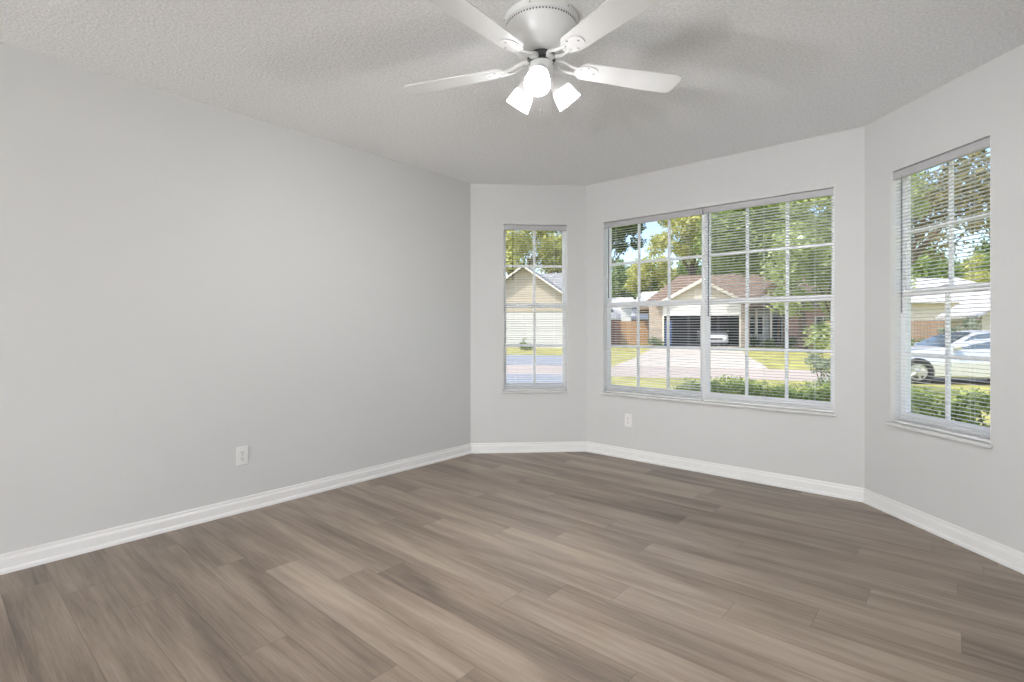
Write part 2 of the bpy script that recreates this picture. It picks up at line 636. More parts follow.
def wall(name, i, hole=None):
    """side i of the outline (from point i to i+1), seen from inside it runs right to left"""
    a, b = FOOT[i], FOOT[(i + 1) % 6]
    oa, ob = OUTER[i], OUTER[(i + 1) % 6]
    L = (b - a).length
    d = (b - a) / L
    nrm = Vector((d.y, -d.x))
    ts = [0.0, L]
    zs = [Z_LOW, Z_TOP]
    if hole:
        t0, t1, z0, z1 = hole
        ts = [0.0, t0, t1, L]
        zs = [Z_LOW, z0, z1, Z_TOP]
    m = MB()

    def inn(k, z):
        p = a + d * ts[k]
        return (p.x, p.y, z)

    def out(k, z):
        if k == 0:
            p = oa
        elif k == len(ts) - 1:
            p = ob
        else:
            p = a + d * ts[k] + nrm * TH
        return (p.x, p.y, z)
    for k in range(len(ts) - 1):
        for j in range(len(zs) - 1):
            if hole and k == 1 and j == 1:
                continue
            for fn in (inn, out):
                m.add([fn(k, zs[j]), fn(k + 1, zs[j]), fn(k + 1, zs[j + 1]), fn(k, zs[j + 1])], [(0, 1, 2, 3)])
    n = len(ts) - 1
    for (k, j0, j1) in ((0, 0, len(zs) - 1), (n, 0, len(zs) - 1)):
        m.add([inn(k, zs[j0]), out(k, zs[j0]), out(k, zs[j1]), inn(k, zs[j1])], [(0, 1, 2, 3)])
    for z in (Z_LOW, Z_TOP):
        for k in range(n):
            m.add([inn(k, z), inn(k + 1, z), out(k + 1, z), out(k, z)], [(0, 1, 2, 3)])
    if hole:
        for k in (1, 2):
            m.add([inn(k, zs[1]), out(k, zs[1]), out(k, zs[2]), inn(k, zs[2])], [(0, 1, 2, 3)])
        for j in (1, 2):
            m.add([inn(1, zs[j]), inn(2, zs[j]), out(2, zs[j]), out(1, zs[j])], [(0, 1, 2, 3)])
    me = bpy.data.meshes.new(name)
    me.from_pydata(m.v, [], m.f)
    import bmesh
    bm = bmesh.new()
    bm.from_mesh(me)
    bmesh.ops.remove_doubles(bm, verts=bm.verts, dist=1e-5)
    bmesh.ops.recalc_face_normals(bm, faces=bm.faces)
    bm.to_mesh(me)
    bm.free()
    me.materials.append(WALL)
    o = bpy.data.objects.new(name, me)
    COL.objects.link(o)
    return struct(o)


ZS, ZH = 0.556, 2.081                       # window sill and head heights
# openings measured along the wall from its left end as seen from the room
OPEN_L = (0.296, 0.886)
OPEN_C = (0.178, 1.957)
OPEN_R = (0.205, 0.815)
LB = (C2 - C1).length
LC = (C3 - C2).length
wall('wall_back', 0)
wall('wall_right', 1)
wall('wall_bay_right', 2, (LB - OPEN_R[1], LB - OPEN_R[0], ZS, ZH))
wall('wall_front', 3, (LC - OPEN_C[1], LC - OPEN_C[0], ZS, ZH))
wall('wall_bay_left', 4, (LB - OPEN_L[1], LB - OPEN_L[0], ZS, ZH))
wall('wall_left', 5)

m = MB()
m.prism([tuple(p) for p in offset_poly(FOOT, -0.01)], H, 2.60)
struct(m.build('ceiling', CEIL))
m = MB()
m.prism([tuple(p) for p in offset_poly(FOOT, -0.50)], 2.602, 2.76)
struct(m.build('roof_slab', GREYROOF))

# baseboards: colonial profile with a shoe moulding, mitred at the corners
PROF = [(0.0, 0.088), (0.006, 0.088), (0.0085, 0.083), (0.0085, 0.072), (0.012, 0.066), (0.014, 0.060), (0.014, 0.022),
        (0.019, 0.020), (0.024, 0.014), (0.026, 0.004), (0.026, 0.0), (0.0, 0.0)]
offs = [offset_poly(FOOT, d + 0.0004) for d, z in PROF]
for i, nm in enumerate(('baseboard_back', 'baseboard_right', 'baseboard_bay_right', 'baseboard_front', 'baseboard_bay_left', 'baseboard_left')):
    j = (i + 1) % 6
    r0 = [(offs[k][i].x, offs[k][i].y, PROF[k][1] + 0.001) for k in range(len(PROF))]
    r1 = [(offs[k][j].x, offs[k][j].y, PROF[k][1] + 0.001) for k in range(len(PROF))]
    m = MB()
    m.loft([r0, r1])
    struct(m.build(nm, TRIM))


# ------------------------------------------------------------------ plank floor
def row_span(y0, y1):
    """x-range the floor needs between two depths, running a little under the walls"""
    def span(y):
        y = min(max(y, YB), C2.y)
        if y <= C1.y:
            return XL, XR
        e = y - C1.y
        return XL + e, XR - e
    a, b = span((y0 + y1) / 2)
    return a - 0.005, b + 0.005


JOINTS = {-1: -3.047, 0: -2.845, 1: -2.505, 2: -1.85, 3: -2.63, 4: -2.42, 5: -2.085, 6: -2.004, 7: -2.62, 8: -1.287, 9: -1.073, 10: -0.683,
          11: -0.41, 12: -1.2, 14: -2.06, 16: -1.59, 17: -1.119, 18: -1.308, 20: -0.60}
TONES = {(-2, 0): .40, (-1, -1): .36, (-1, 0): .47, (0, -1): .40, (0, 0): .44, (1, -1): .37, (1, 0): .36, (2, -1): .42, (2, 0): .44, (3, -1): .46, (4, -1): .42, (9, 0): .64, (10, 0): .60, (12, 0): .60, (8, 0): .55, (11, 0): .52, (12, 1): .40, (20, 0): .36, (20, -1): .34, (21, 0): .36, (21, -1): .34}  # plank tones; left-front rows also carry the lamplight falloff as darker colour
PW, PL, PY0 = 0.1638, 1.22, 0.393
rng = random.Random(11)
fv, ff, fuv, fedge, fseed, ftone = [], [], [], [], [], []
r_first = int(math.floor((YB - PY0) / PW)) - 1
for r in range(r_first, 23):
    y0, y1 = PY0 + r * PW, PY0 + (r + 1) * PW
    ya, yb = max(y0, YB - 0.03), min(y1, C2.y + 0.02)
    if yb <= ya:
        continue
    xa, xb = row_span(ya, yb)
    j = JOINTS.get(r, rng.uniform(-3.2, -2.0))
    k0 = int(math.floor((xa - j) / PL))
    x = j + k0 * PL
    k = k0
    while x < xb:
        x0, x1 = x, x + PL
        ca, cb = max(x0, xa), min(x1, xb)
        if cb - ca > 0.004:
            o = len(fv)
            fv += [(ca, ya, 0), (cb, ya, 0), (cb, yb, 0), (ca, yb, 0)]
            ff.append((o, o + 1, o + 2, o + 3))
            sd = rng.random()
            tn = TONES.get((r, k), min(max(rng.gauss(0.52, 0.10), 0.30), 0.70))
            fuv.append([(ca - x0, ya - y0), (cb - x0, ya - y0), (cb - x0, yb - y0), (ca - x0, yb - y0)])
            fseed.append(sd)
            ftone.append(tn)
            fedge.append((x0, x1, y0, y1))
        x += PL
        k += 1
# every plank is cut into a rim and a middle so the seam shading has its own coordinates
vv, fc, uvp, uve, sdl, tnl = [], [], [], [], [], []
for q, (v4, fe) in enumerate(zip(ff, fedge)):
    x0, x1, y0, y1 = fe
    A, B = fv[v4[0]], fv[v4[2]]
    e = 0.003
    xs = [A[0]] + [t for t in (x0 + e, x1 - e) if A[0] < t < B[0]] + [B[0]]
    ys = [A[1]] + [t for t in (y0 + e, y1 - e) if A[1] < t < B[1]] + [B[1]]
    base = len(vv)
    for yy in ys:
        for xx in xs:
            vv.append((xx, yy, 0))
    nx = len(xs)
    for b in range(len(ys) - 1):
        for a in range(nx - 1):
            idx = (base + b * nx + a, base + b * nx + a + 1, base + (b + 1) * nx + a + 1, base + (b + 1) * nx + a)
            fc.append(idx)
            for t in idx:
                X, Y, _ = vv[t]
                uvp.append((X - x0, Y - y0))
                uve.append((min(X - x0, x1 - X), min(Y - y0, y1 - Y)))
            sdl.append(fseed[q])
            tnl.append(ftone[q])
me = bpy.data.meshes.new('floor')
me.from_pydata(vv, [], fc)
u1 = me.uv_layers.new(name='plank')
u2 = me.uv_layers.new(name='edge')
u1.data.foreach_set('uv', [c for p in uvp for c in p])
u2.data.foreach_set('uv', [c for p in uve for c in p])
a1 = me.attributes.new('seed', 'FLOAT', 'FACE')
a1.data.foreach_set('value', sdl)
a2 = me.attributes.new('tone', 'FLOAT', 'FACE')
a2.data.foreach_set('value', tnl)
me.materials.append(PLANK)
me.update()
floor = bpy.data.objects.new('floor', me)
COL.objects.link(floor)
struct(floor)
m = MB()
m.prism([tuple(p) for p in offset_poly(FOOT, -0.12)], -0.28, -0.004)
struct(m.build('floor_slab', ROADM))


# ------------------------------------------------------------------ windows
FD0, FD1 = 0.065, 0.125                     # window frame depth behind the wall face


def rect_frame(m, x0, x1, z0, z1, w, y0, y1, bev=0.003, wb=None, wt=None):
    wb = w if wb is None else wb
    wt = w if wt is None else wt
    m.box(x0, x0 + w, y0, y1, z0, z1, bev=bev)
    m.box(x1 - w, x1, y0, y1, z0, z1, bev=bev)
    m.box(x0 + w - .001, x1 - w + .001, y0, y1, z0, z0 + wb, bev=bev)
    m.box(x0 + w - .001, x1 - w + .001, y0, y1, z1 - wt, z1, bev=bev)


def sash(parent, name, x0, x1, z0, z1, y0, y1, cols, wb, wt, w=0.030):
    m = MB()
    rect_frame(m, x0, x1, z0, z1, w, y0, y1, wb=wb, wt=wt)
    gx0, gx1, gz0, gz1 = x0 + w, x1 - w, z0 + wb, z1 - wt
    yc = (y0 + y1) / 2
    gw = 0.011
    for c in range(1, cols):
        x = gx0 + (gx1 - gx0) * c / cols
        m.box(x - gw, x + gw, yc - .008, yc + .008, gz0 - .001, gz1 + .001, bev=.002)
    zc = (gz0 + gz1) / 2
    for c in range(cols):
        xa = gx0 + (gx1 - gx0) * c / cols + (gw if c else 0)
        xb = gx0 + (gx1 - gx0) * (c + 1) / cols - (gw if c < cols - 1 else 0)
        m.box(xa - .001, xb + .001, yc - .008, yc + .008, zc - gw, zc + gw, bev=.002)
    s = m.build(name, VINYL, parent)
    g = MB()
    g.box(gx0 - .004, gx1 + .004, yc - .0145, yc - .0115, gz0 - .004, gz1 + .004)
    g.build('glass_pane', GLASS, s)
    return s


def window_unit(parent, x0, x1, cols):
    m = MB()
    rect_frame(m, x0, x1, ZS + .001, ZH - .001, 0.012, FD0, FD1, wb=0.03, wt=0.012)
    m.build('window_frame', VINYL, parent)
    zm = 1.338
    sash(parent, 'upper_sash', x0 + .0115, x1 - .0115, zm - .018, ZH - .013, FD0 + .020, FD0 + .040, cols, 0.04, 0.018, w=.018)
    s = sash(parent, 'lower_sash', x0 + .0115, x1 - .0115, ZS + .031, zm + .024, FD0 + .001, FD0 + .019, cols, 0.036, 0.046, w=.021)
    m = MB()
    xc = (x0 + x1) / 2
    m.box(xc - .03, xc + .03, FD0 - .006, FD0 + .006, zm + .0235, zm + .028, bev=.002)
    m.lathe([(0.011, 0), (0.011, .003), (0.004, .004)], 12, Matrix.Translation((xc, FD0 - .001, zm + .0275)))
    m.box(xc - .004, xc + .026, FD0 - .012, FD0 - .004, zm + .0285, zm + .031, bev=.001)
    m.build('sash_lock', VINYL, s)


def sill(parent, x0, x1):
    m = MB()
    m.box(x0 - .014, x1 + .014, -.026, -.0006, ZS - .019, ZS + .001, bev=.005)
    m.box(x0 + .001, x1 - .001, -.002, FD0 + .002, ZS - .0005, ZS + .001)
    m.build('sill', SILLM, parent)
    m = MB()
    for a, b in ((x0 + .0004, x0 + .004), (x1 - .004, x1 - .0004)):
        m.box(a, b, .0008, FD0 - .0005, ZS + .0015, ZH - .0006)
    m.box(x0 + .004, x1 - .004, .0008, FD0 - .0005, ZH - .0042, ZH - .0006)
    m.build('jamb_liner', TRIM, parent)


WIN = {}
for nm, corner, d, op in (('window_1', C1, Vector((S2, S2)), OPEN_L), ('window_2', C2, Vector((1, 0)), OPEN_C), ('window_3', C3, Vector((S2, -S2)), OPEN_R)):
    e = empty(nm, (corner.x, corner.y, 0), atan2(d.y, d.x))
    struct(e)
    WIN[nm] = (corner, d, op)
    sill(e, *op)
    if nm == 'window_2':
        mid = (op[0] + op[1]) / 2
        m = MB()
        m.box(mid - .006, mid + .006, FD0 - .004, FD1, ZS + .001, ZH - .001, bev=.004)
        m.build('mullion', VINYL, e)
        window_unit(e, op[0] + .001, mid - .0055, 3)
        window_unit(e, mid + .0055, op[1] - .001, 3)
    else:
        window_unit(e, op[0] + .001, op[1] - .001, 2)


# ------------------------------------------------------------------ mini blinds
def blind(nm, x0, x1, label, wand_at, wand_len, pitch=0.0208, tilt=radians(9)):
    corner, d, op = WIN[nm]
    p = corner + d * ((x0 + x1) / 2)
    e = empty('mini_blind', (p.x, p.y, ZS), atan2(d.y, d.x))
    tag(e, label, 'window blind', 'white mini blinds')
    w = (x1 - x0) / 2
    yb = 0.026                               # middle of the blind behind the wall face
    zt = ZH - ZS - 0.0085
    m = MB()
    # open-topped box rail with rolled lips
    prof = [(-.0135, 0), (-.0135, -.042), (-.011, -.045), (.011, -.045), (.0135, -.042), (.0135, 0), (.0105, 0), (.0105, -.0415), (-.0105, -.0415), (-.0105, 0)]
    m.loft([[(x, yb + a, zt + b) for a, b in prof] for x in (-w, w)])
    m.box(-w, -w + .003, yb - .0125, yb + .0125, zt - .044, zt - .0005)
    m.box(w - .003, w, yb - .0125, yb + .0125, zt - .044, zt - .0005)
    m.build('headrail', HEADRAIL, e)
    m = MB()
    z_hi, z_lo = zt - 0.060, 0.030
    n = int((z_hi - z_lo) / pitch)
    hw, crown = 0.0125, 0.0022
    sw = w - .004
    th = 0.00035
    for k in range(n + 1):
        z = z_lo + k * pitch
        top, bot = [], []
        for q in range(5):
            a = -1 + q * .5
            yy, zz = a * hw, crown * (1 - a * a)
            y2 = yy * cos(tilt) - zz * sin(tilt)
            z2 = yy * sin(tilt) + zz * cos(tilt)
            top.append((yb + y2, z + z2 + th))
            bot.append((yb + y2, z + z2 - th))
        ring = top + bot[::-1]
        m.loft([[(x, a, b) for a, b in ring] for x in (-sw, sw)])
    m.build('slats', SLAT, e)
    m = MB()
    m.box(-sw, sw, yb - .0125, yb + .0125, 0.002, 0.0165, bev=.004)
    m.build('bottom_rail', SLAT, e)
    m = MB()
    nl = 2 if w < .4 else 3
    for c in range(nl):
        x = -sw + 0.11 + (2 * sw - .22) * c / (nl - 1)
        for yy in (yb - .0132, yb + .0132):
            m.tube([(x, yy, .012), (x, yy, zt - .037)], .0007, 5)
    m.build('ladder_cord', SLAT, e)
    m = MB()
    xw = -w + wand_at
    m.tube([(xw, yb - .018, zt - .030), (xw, yb - .021, zt - .045), (xw, yb - .021, zt - .055)], .0012, 6)
    m.tube([(xw, yb - .021, zt - .055), (xw, yb - .021, zt - .055 - wand_len)], .0042, 6)
    m.build('tilt_wand', WANDM, e, smooth=True)
    return e


mid_c = (OPEN_C[0] + OPEN_C[1]) / 2
blind('window_1', OPEN_L[0] + .0045, OPEN_L[1] - .0045, 'white mini blind in the narrow window on the left bay wall', .085, .45, tilt=radians(7))
blind('window_2', OPEN_C[0] + .0045, mid_c - .003, 'white mini blind over the left half of the wide front window', .05, .62, tilt=radians(8))
blind('window_2', mid_c + .003, OPEN_C[1] - .0045, 'white mini blind over the right half of the wide front window', .045, .80, tilt=radians(-8))
blind('window_3', OPEN_R[0] + .0045, OPEN_R[1] - .0045, 'white mini blind in the window on the right bay wall, car behind it', .072, .80, tilt=radians(-3))


# ------------------------------------------------------------------ wall outlets
def outlet(x, y, z, rz, label):
    e = empty('wall_outlet', (x, y, z), rz)
    tag(e, label, 'outlet')
    m = MB()
    m.box(-.035, .035, -.0075, -.0006, -.0575, .0575, bev=.004)
    m.build('cover_plate', PLATEM, e)
    for s in (-1, 1):
        m = MB()
        poly = []
        for k in range(20):
            a = 2 * pi * k / 20
            poly.append((max(-.0145, min(.0145, .0175 * cos(a))), .0175 * sin(a) * .86))
        M = Matrix.Translation((0, -.0074, s * .0195)) @ Matrix.Rotation(pi / 2, 4, 'X')
        m.prism(poly, 0, .0025, M)
        r = m.build('receptacle', PLATEM, e)
        m = MB()
        zc = s * .0195
        m.box(-.0075, -.0050, -.0104, -.0098, zc - .001, zc + .008)
        m.box(.0050, .0070, -.0104, -.0098, zc - .001, zc + .007)
        m.lathe([(.003, 0), (.003, .0005)], 10, Matrix.Translation((0, -.0098, zc - .007)) @ Matrix.Rotation(pi / 2, 4, 'X'))
        m.build('slots', SLOTM, r)
    m = MB()
    m.lathe([(.003, 0), (.0025, .0012)], 10, Matrix.Translation((0, -.0074, 0)) @ Matrix.Rotation(pi / 2, 4, 'X'))
    m.build('screw', SCREWM, e)


outlet(XL, 1.302, .345, pi / 2, 'white duplex outlet low on the bare left wall')
outlet(C2.x + .432, C2.y, .333, 0, 'white duplex outlet under the wide front window')

# ------------------------------------------------------------------ ceiling fan with three lamps
FX, FY = -1.335, 1.740
A_CAM = atan2(-FY, -FX)                      # from the fan towards the camera
fan = empty('ceiling_fan', (FX, FY, H), 0)
tag(fan, 'white five blade ceiling fan with three lit frosted lamps hugging the ceiling', 'ceiling fan')
m = MB()
m.lathe([(0.02, 0), (0.158, -.0005), (0.158, -.028), (0.154, -.031), (0.149, -.033), (0.149, -.040), (0.152, -.043), (0.150, -.060),
         (0.141, -.090), (0.124, -.118), (0.100, -.138), (0.078, -.148), (0.062, -.151), (0.01, -.151)], 64)
housing = m.build('motor_housing', FANW, fan, smooth=True)
m = MB()
for k in range(72):
    a = 2 * pi * k / 72
    M = Matrix.Rotation(a, 4, 'Z')
    m.box(.1488, .1502, -.0028, .0028, -.0395, -.0340, M)
m.build('vent_slot', DARKM, housing)
for k in range(6):
    a = A_CAM + radians(-17 + 60 * k) if k else A_CAM - radians(17)
    m = MB()
    m.lathe([(.0035, 0), (.003, .0025)], 10, Matrix.Rotation(a, 4, 'Z') @ Matrix.Translation((.1578, 0, -.014)) @ Matrix.Rotation(pi / 2, 4, 'Y'))
    m.build('screw', SCREWM, housing)
m = MB()
m.lathe([(0.01, -.1505), (0.058, -.151), (0.060, -.156), (0.060, -.176), (0.052, -.182), (0.01, -.182)], 40)
m.build('flywheel', DARKM, fan, smooth=True)

ZBL = -.192                                   # blade plane below the ceiling
A_AWAY = YAW + pi / 2 - radians(2.6)          # direction of the blade that points away from the camera


def blade_outline(n=10):
    r0, r1 = .165, .653
    w0, w1 = .052, .066
    pts = []
    for k in range(n + 1):                    # rounded root
        a = pi / 2 + pi * k / n
        pts.append((r0 + .036 + .036 * cos(a), w0 * sin(a)))
    for sgn in (-1, 1):                       # rounded corners of the tip
        cr = .036
        for k in range(n + 1):
            a = (-pi / 2 + (pi / 2) * k / n) if sgn < 0 else (pi / 2 * k / n)
            pts.append((r1 - cr + cr * cos(a), sgn * (w1 - cr) + cr * sin(a)))
    return pts


PITCH = radians(-9)
blade_proto = arm_proto = None
for k in range(5):
    a = A_AWAY + k * 2 * pi / 5
    M = Matrix.Rotation(a, 4, 'Z') @ Matrix.Translation((0, 0, ZBL)) @ Matrix.Rotation(PITCH, 4, 'X')
    if k == 0:
        m = MB()
        m.prism(blade_outline(), -.0025, .0025)
        blade_proto = bl = m.build('blade', BLADEW, fan)
        for (x, y) in ((.205, -.030), (.205, .030), (.240, 0)):
            m = MB()
            m.lathe([(.0058, 0), (.0050, -.0022), (.001, -.0030)], 10, Matrix.Translation((x, y, -.0055)))
            m.build('screw', SCREWM, bl)
        # bracket: twin curved prongs from the hub meeting a shield-shaped plate under the blade root
        m = MB()
        plate = []
        for q in range(24):
            t = 2 * pi * q / 24
            rr = .038 + .010 * cos(t) ** 2
            plate.append((.205 + 1.15 * rr * cos(t), 1.05 * rr * sin(t)))
        m.prism(plate, -.0068, -.0027)
        for s in (-1, 1):
            path = [(.050, s * .012, .020), (.075, s * .022, .017), (.100, s * .025, .008), (.130, s * .020, -.001), (.165, s * .016, -.0045), (.180, s * .014, -.005)]
            m.tube(path, [.0075, .0075, .007, .0065, .006, .005], 8)
        m.box(.046, .072, -.020, .020, .008, .0235, bev=.004)
        arm_proto = ar = m.build('blade_bracket', FANW, fan, smooth=True)
    else:
        bl = copy_tree(blade_proto, fan)
        ar = copy_tree(arm_proto, fan)
    bl.matrix_local = M
    ar.matrix_local = M
# light kit
m = MB()
m.lathe([(0.01, -.178), (0.040, -.180), (0.052, -.187), (0.055, -.196), (0.055, -.222), (0.051, -.240), (0.040, -.254), (0.022, -.263), (0.012, -.270), (0.006, -.274), (0.001, -.275)], 40)
kit = m.build('light_kit', FANW, fan, smooth=True)
for s in (-1, 1):
    a = A_CAM + s * radians(62)
    m = MB()
    m.lathe([(.005, 0), (.0045, .004), (.002, .006)], 10, Matrix.Rotation(a, 4, 'Z') @ Matrix.Translation((.0546, 0, -.200)) @ Matrix.Rotation(pi / 2, 4, 'Y'))
    m.build('screw', SCREWM, kit)
DOWN = radians(50)
for k in range(3):
    a = A_CAM - radians(7) + k * 2 * pi / 3
    # lamp axis points outward and down; local +z runs along it
    M = Matrix.Rotation(a, 4, 'Z') @ Matrix.Translation((.050, 0, -.232)) @ Matrix.Rotation(pi / 2 + DOWN, 4, 'Y')
    m = MB()
    m.lathe([(.012, -.012), (.020, .002), (.028, .012), (.0325, .024), (.0365, .046), (.0405, .066), (.0385, .066), (.034, .046), (.030, .026), (.008, .022)], 36, cap=False)
    sock = m.build('lamp_holder', FANW, fan, smooth=True)
    sock.matrix_local = M
    m = MB()
    m.lathe([(.031, .040), (.0375, .054), (.0435, .075), (.0475, .100), (.0520, .124), (.0535, .132),
             (.0515, .132), (.0500, .124), (.0455, .100), (.0415, .075), (.0355, .054), (.0295, .040)], 36, cap=False)
    sh = m.build('lamp_shade', SHADE, fan, smooth=True)
    sh.matrix_local = M
    m = MB()
    m.lathe([(.011, .026), (.012, .048), (.017, .062), (.024, .076), (.027, .090), (.0255, .102), (.019, .113), (.010, .119), (.001, .1205)], 20)
    b = m.build('bulb', BULB, sh, smooth=True)
m = MB()
cx, cy = .018 * cos(A_CAM + pi), .018 * sin(A_CAM + pi)
for k in range(16):
    m.lathe([(.0003, -.0012), (.0012, 0), (.0003, .0012)], 6, Matrix.Translation((cx, cy, -.272 - k * .0062)))
m.tube([(cx, cy, -.262), (cx, cy, -.368)], .0004, 5)
ch = m.build('pull_chain', FANW, fan)
m = MB()
m.lathe([(.0015, -.366), (.0042, -.370), (.0050, -.378), (.0042, -.386), (.0015, -.389)], 12, Matrix.Translation((cx, cy, 0)))
m.build('fob', BRASSM, ch, smooth=True)

# ------------------------------------------------------------------ fill globe added unseen behind the camera to even out the room light
FILL_GLOW = emit_mat('fill_globe_glow', (0.96, 0.98, 1.0), FILL_STRENGTH)
lamp = empty('fill_globe', (-.45, -5.8, 0), 0)
tag(lamp, 'added fill globe glowing on the floor behind the camera, out of view', 'lamp')
m = MB()
m.lathe([(.001, .001), (.095, .001), (.100, .010), (.085, .052), (.070, .060), (.001, .060)], 40)
m.build('base', FANW, lamp, smooth=True)
m = MB()
m.lathe([(.001, .050)] + [(.16 * sin(pi * k / 20), .205 - .16 * cos(pi * k / 20)) for k in range(1, 20)] + [(.001, .365)], 36)
m.build('globe', FILL_GLOW, lamp, smooth=True)

# ------------------------------------------------------------------ outdoors: the street runs at an angle to the room
PHI = YAW - radians(14.5)
U = Vector((cos(PHI), sin(PHI)))
V = Vector((-sin(PHI), cos(PHI)))


def st(u, v, z=0.0):
    p = U * u + V * v
    return (p.x, p.y, z)


def gz(v):
    """height of the ground at a distance across the street"""
    if v < 19.1:
        return -0.25
    if v < 37:
        return -0.25 + 0.19 * (v - 19.1) / 17.9
    return -0.06


def ground(name, poly, mat, lift=0.0, thick=0.3, label=None):
    """ground piece following the slope of the lots, polygon in street coordinates"""
    m = MB()
    n = len(poly)
    top = [st(u, v, gz(v) + lift) for u, v in poly]
    bot = [st(u, v, gz(v) + lift - thick) for u, v in poly]
    m.add(top + bot, [tuple(range(n)), tuple(range(2 * n - 1, n - 1, -1))] + [(k, n + k, n + (k + 1) % n, (k + 1) % n) for k in range(n)])
    return struct(m.build(name, mat), label)


LV = (-90, 120)
for a, b in ((-40, 15.1), (19.1, 37), (37, 160)):
    ground('lawn', [(LV[0], a), (LV[1], a), (LV[1], b), (LV[0], b)], LAWN)
ground('road', [(LV[0], 15.1), (LV[1], 15.1), (LV[1], 19.1), (LV[0], 19.1)], ROADM, 0.0)
ground('driveway', [(-1.1, 19.1), (4.1, 19.1), (4.4, 22.0), (4.75, 27.0), (6.2, 36.9), (0.95, 36.9), (0.3, 32.0), (-0.33, 24.6)], DRIVEM, 0.02)
ground('driveway', [(-12.5, 19.1), (-2.9, 19.1), (-3.8, 25.0), (-12, 25.0)], OURDRIVE, 0.02)
ground('driveway', [(-12.0, 6.5), (-1.3, 8.5), (-2.2, 15.1), (-12.5, 15.1)], OURDRIVE, 0.02)


# ------------------------------------------------------------------ houses
def hip_roof(m, x0, x1, y0, y1, ze, zr, rx0, rx1, t=0.14):
    """hip roof on a rectangle, ridge along x from rx0 to rx1"""
    yr = (y0 + y1) / 2
    vs = [(x0, y0, ze), (x1, y0, ze), (x1, y1, ze), (x0, y1, ze), (rx0, yr, zr), (rx1, yr, zr),
          (x0, y0, ze - t), (x1, y0, ze - t), (x1, y1, ze - t), (x0, y1, ze - t)]
    fs = [(0, 1, 5, 4), (1, 2, 5), (2, 3, 4, 5), (3, 0, 4), (6, 7, 1, 0), (7, 8, 2, 1), (8, 9, 3, 2), (9, 6, 0, 3), (9, 8, 7, 6)]
    m.add(vs, fs)


def gable_roof_y(m, x0, x1, y0, y1, ze, zr, t=0.12):
    """two slopes with the ridge along y, thick at the edges"""
    xc = (x0 + x1) / 2
    for (xa, xb) in ((x0, xc), (x1, xc)):
        m.add([(xa, y0, ze), (xb, y0, zr), (xb, y1, zr), (xa, y1, ze), (xa, y0, ze - t), (xb, y0, zr - t), (xb, y1, zr - t), (xa, y1, ze - t)],
              [(0, 1, 2, 3), (7, 6, 5, 4), (0, 4, 5, 1), (1, 5, 6, 2), (2, 6, 7, 3), (3, 7, 4, 0)])


def house_window(parent, x0, x1, z0, z1, y, cols=2, rows=3):
    m = MB()
    f = .07
    rect_frame(m, x0, x1, z0, z1, f, y - .07, y + .02, bev=.01)
    for c in range(1, cols):
        x = x0 + (x1 - x0) * c / cols
        m.box(x - .02, x + .02, y - .05, y, z0 + f, z1 - f)
    for c in range(1, rows):
        z = z0 + (z1 - z0) * c / rows
        m.box(x0 + f, x1 - f, y - .048, y - .002, z - .02, z + .02)
    w = m.build('window', CREAMTRIM, parent)
    m = MB()
    m.box(x0 + f, x1 - f, y - .03, y - .015, z0 + f, z1 - f)
    m.build('pane', PANEDARK, w)


# garage house straight across the street
hA = empty('house', st(3.72, 37.0, -0.06), PHI)
tag(hA, 'brown roofed house with a cream gable over its open two car garage', 'house')
m = MB()
m.box(-2.62, 2.62, 0, .18, 2.09, 2.86)
m.build('garage_header', WHITESIDE, hA)
m = MB()
m.add([(-2.75, .02, 2.86), (2.75, .02, 2.86), (0, .02, 4.36), (-2.75, .18, 2.86), (2.75, .18, 2.86), (0, .18, 4.36)],
      [(0, 1, 2), (5, 4, 3), (0, 3, 4, 1), (1, 4, 5, 2), (2, 5, 3, 0)])
g = m.build('gable_wall', SIDING, hA)
m = MB()
rect_frame(m, -.42, .42, 3.15, 3.85, .06, -.04, .02, bev=.01)
for k in range(7):
    m.box(-.37, .37, -.03, .0, 3.22 + k * .085, 3.27 + k * .085)
m.build('gable_vent', CREAMTRIM, g)
m = MB()
for s in (-1, 1):
    m.add([(s * 3.0, -.34, 2.70), (0, -.34, 4.36), (0, -.34, 4.60), (s * 3.0, -.34, 2.94), (s * 3.0, -.28, 2.70), (0, -.28, 4.36), (0, -.28, 4.60), (s * 3.0, -.28, 2.94)],
          [(0, 1, 2, 3), (7, 6, 5, 4), (0, 4, 5, 1), (1, 5, 6, 2), (2, 6, 7, 3), (3, 7, 4, 0)])
m.build('rake_board', CREAMTRIM, hA)
m = MB()
gable_roof_y(m, -3.0, 3.0, -.28, 5.2, 2.94, 4.60)
m.build('garage_roof', BROWNROOF, hA)
m = MB()
hip_roof(m, -4.2, 11, .9, 10.2, 2.72, 5.42, -1.1, 7.6)
m.build('main_roof', BROWNROOF, hA)
m = MB()
m.lathe([(.05, 0), (.05, .75), (.06, .76), (.06, .84)], 12, Matrix.Translation((-.95, 2.2, 3.35)))
m.build('vent_pipe', CREAMTRIM, hA)
for (x0, x1) in ((-3.42, -2.5), (2.52, 3.05)):
    m = MB()
    m.box(x0, x1, -.02, .5, 0, 2.75 if x0 < 0 else 2.84)
    m.build('brick_pier', TANBRICK, hA)
m = MB()
m.box(-3.4, -2.62, .2, 6, 0, 2.7)
m.box(2.62, 3.0, .2, 6, 0, 2.7)
m.box(-2.62, 2.62, 5.8, 6, 0, 2.7)
m.box(-2.62, 2.62, .19, 5.8, 2.6, 2.7)
m.box(-2.62, 2.62, .0, 5.8, -.05, .02)
m.build('garage_interior', GARAGEIN, hA)
for s in (-1, 1):
    m = MB()
    m.box(s * 2.47 - .05, s * 2.47 + .05, -.03, .12, 0, 2.13)
    m.build('door_jamb', CREAMTRIM, hA)
m = MB()
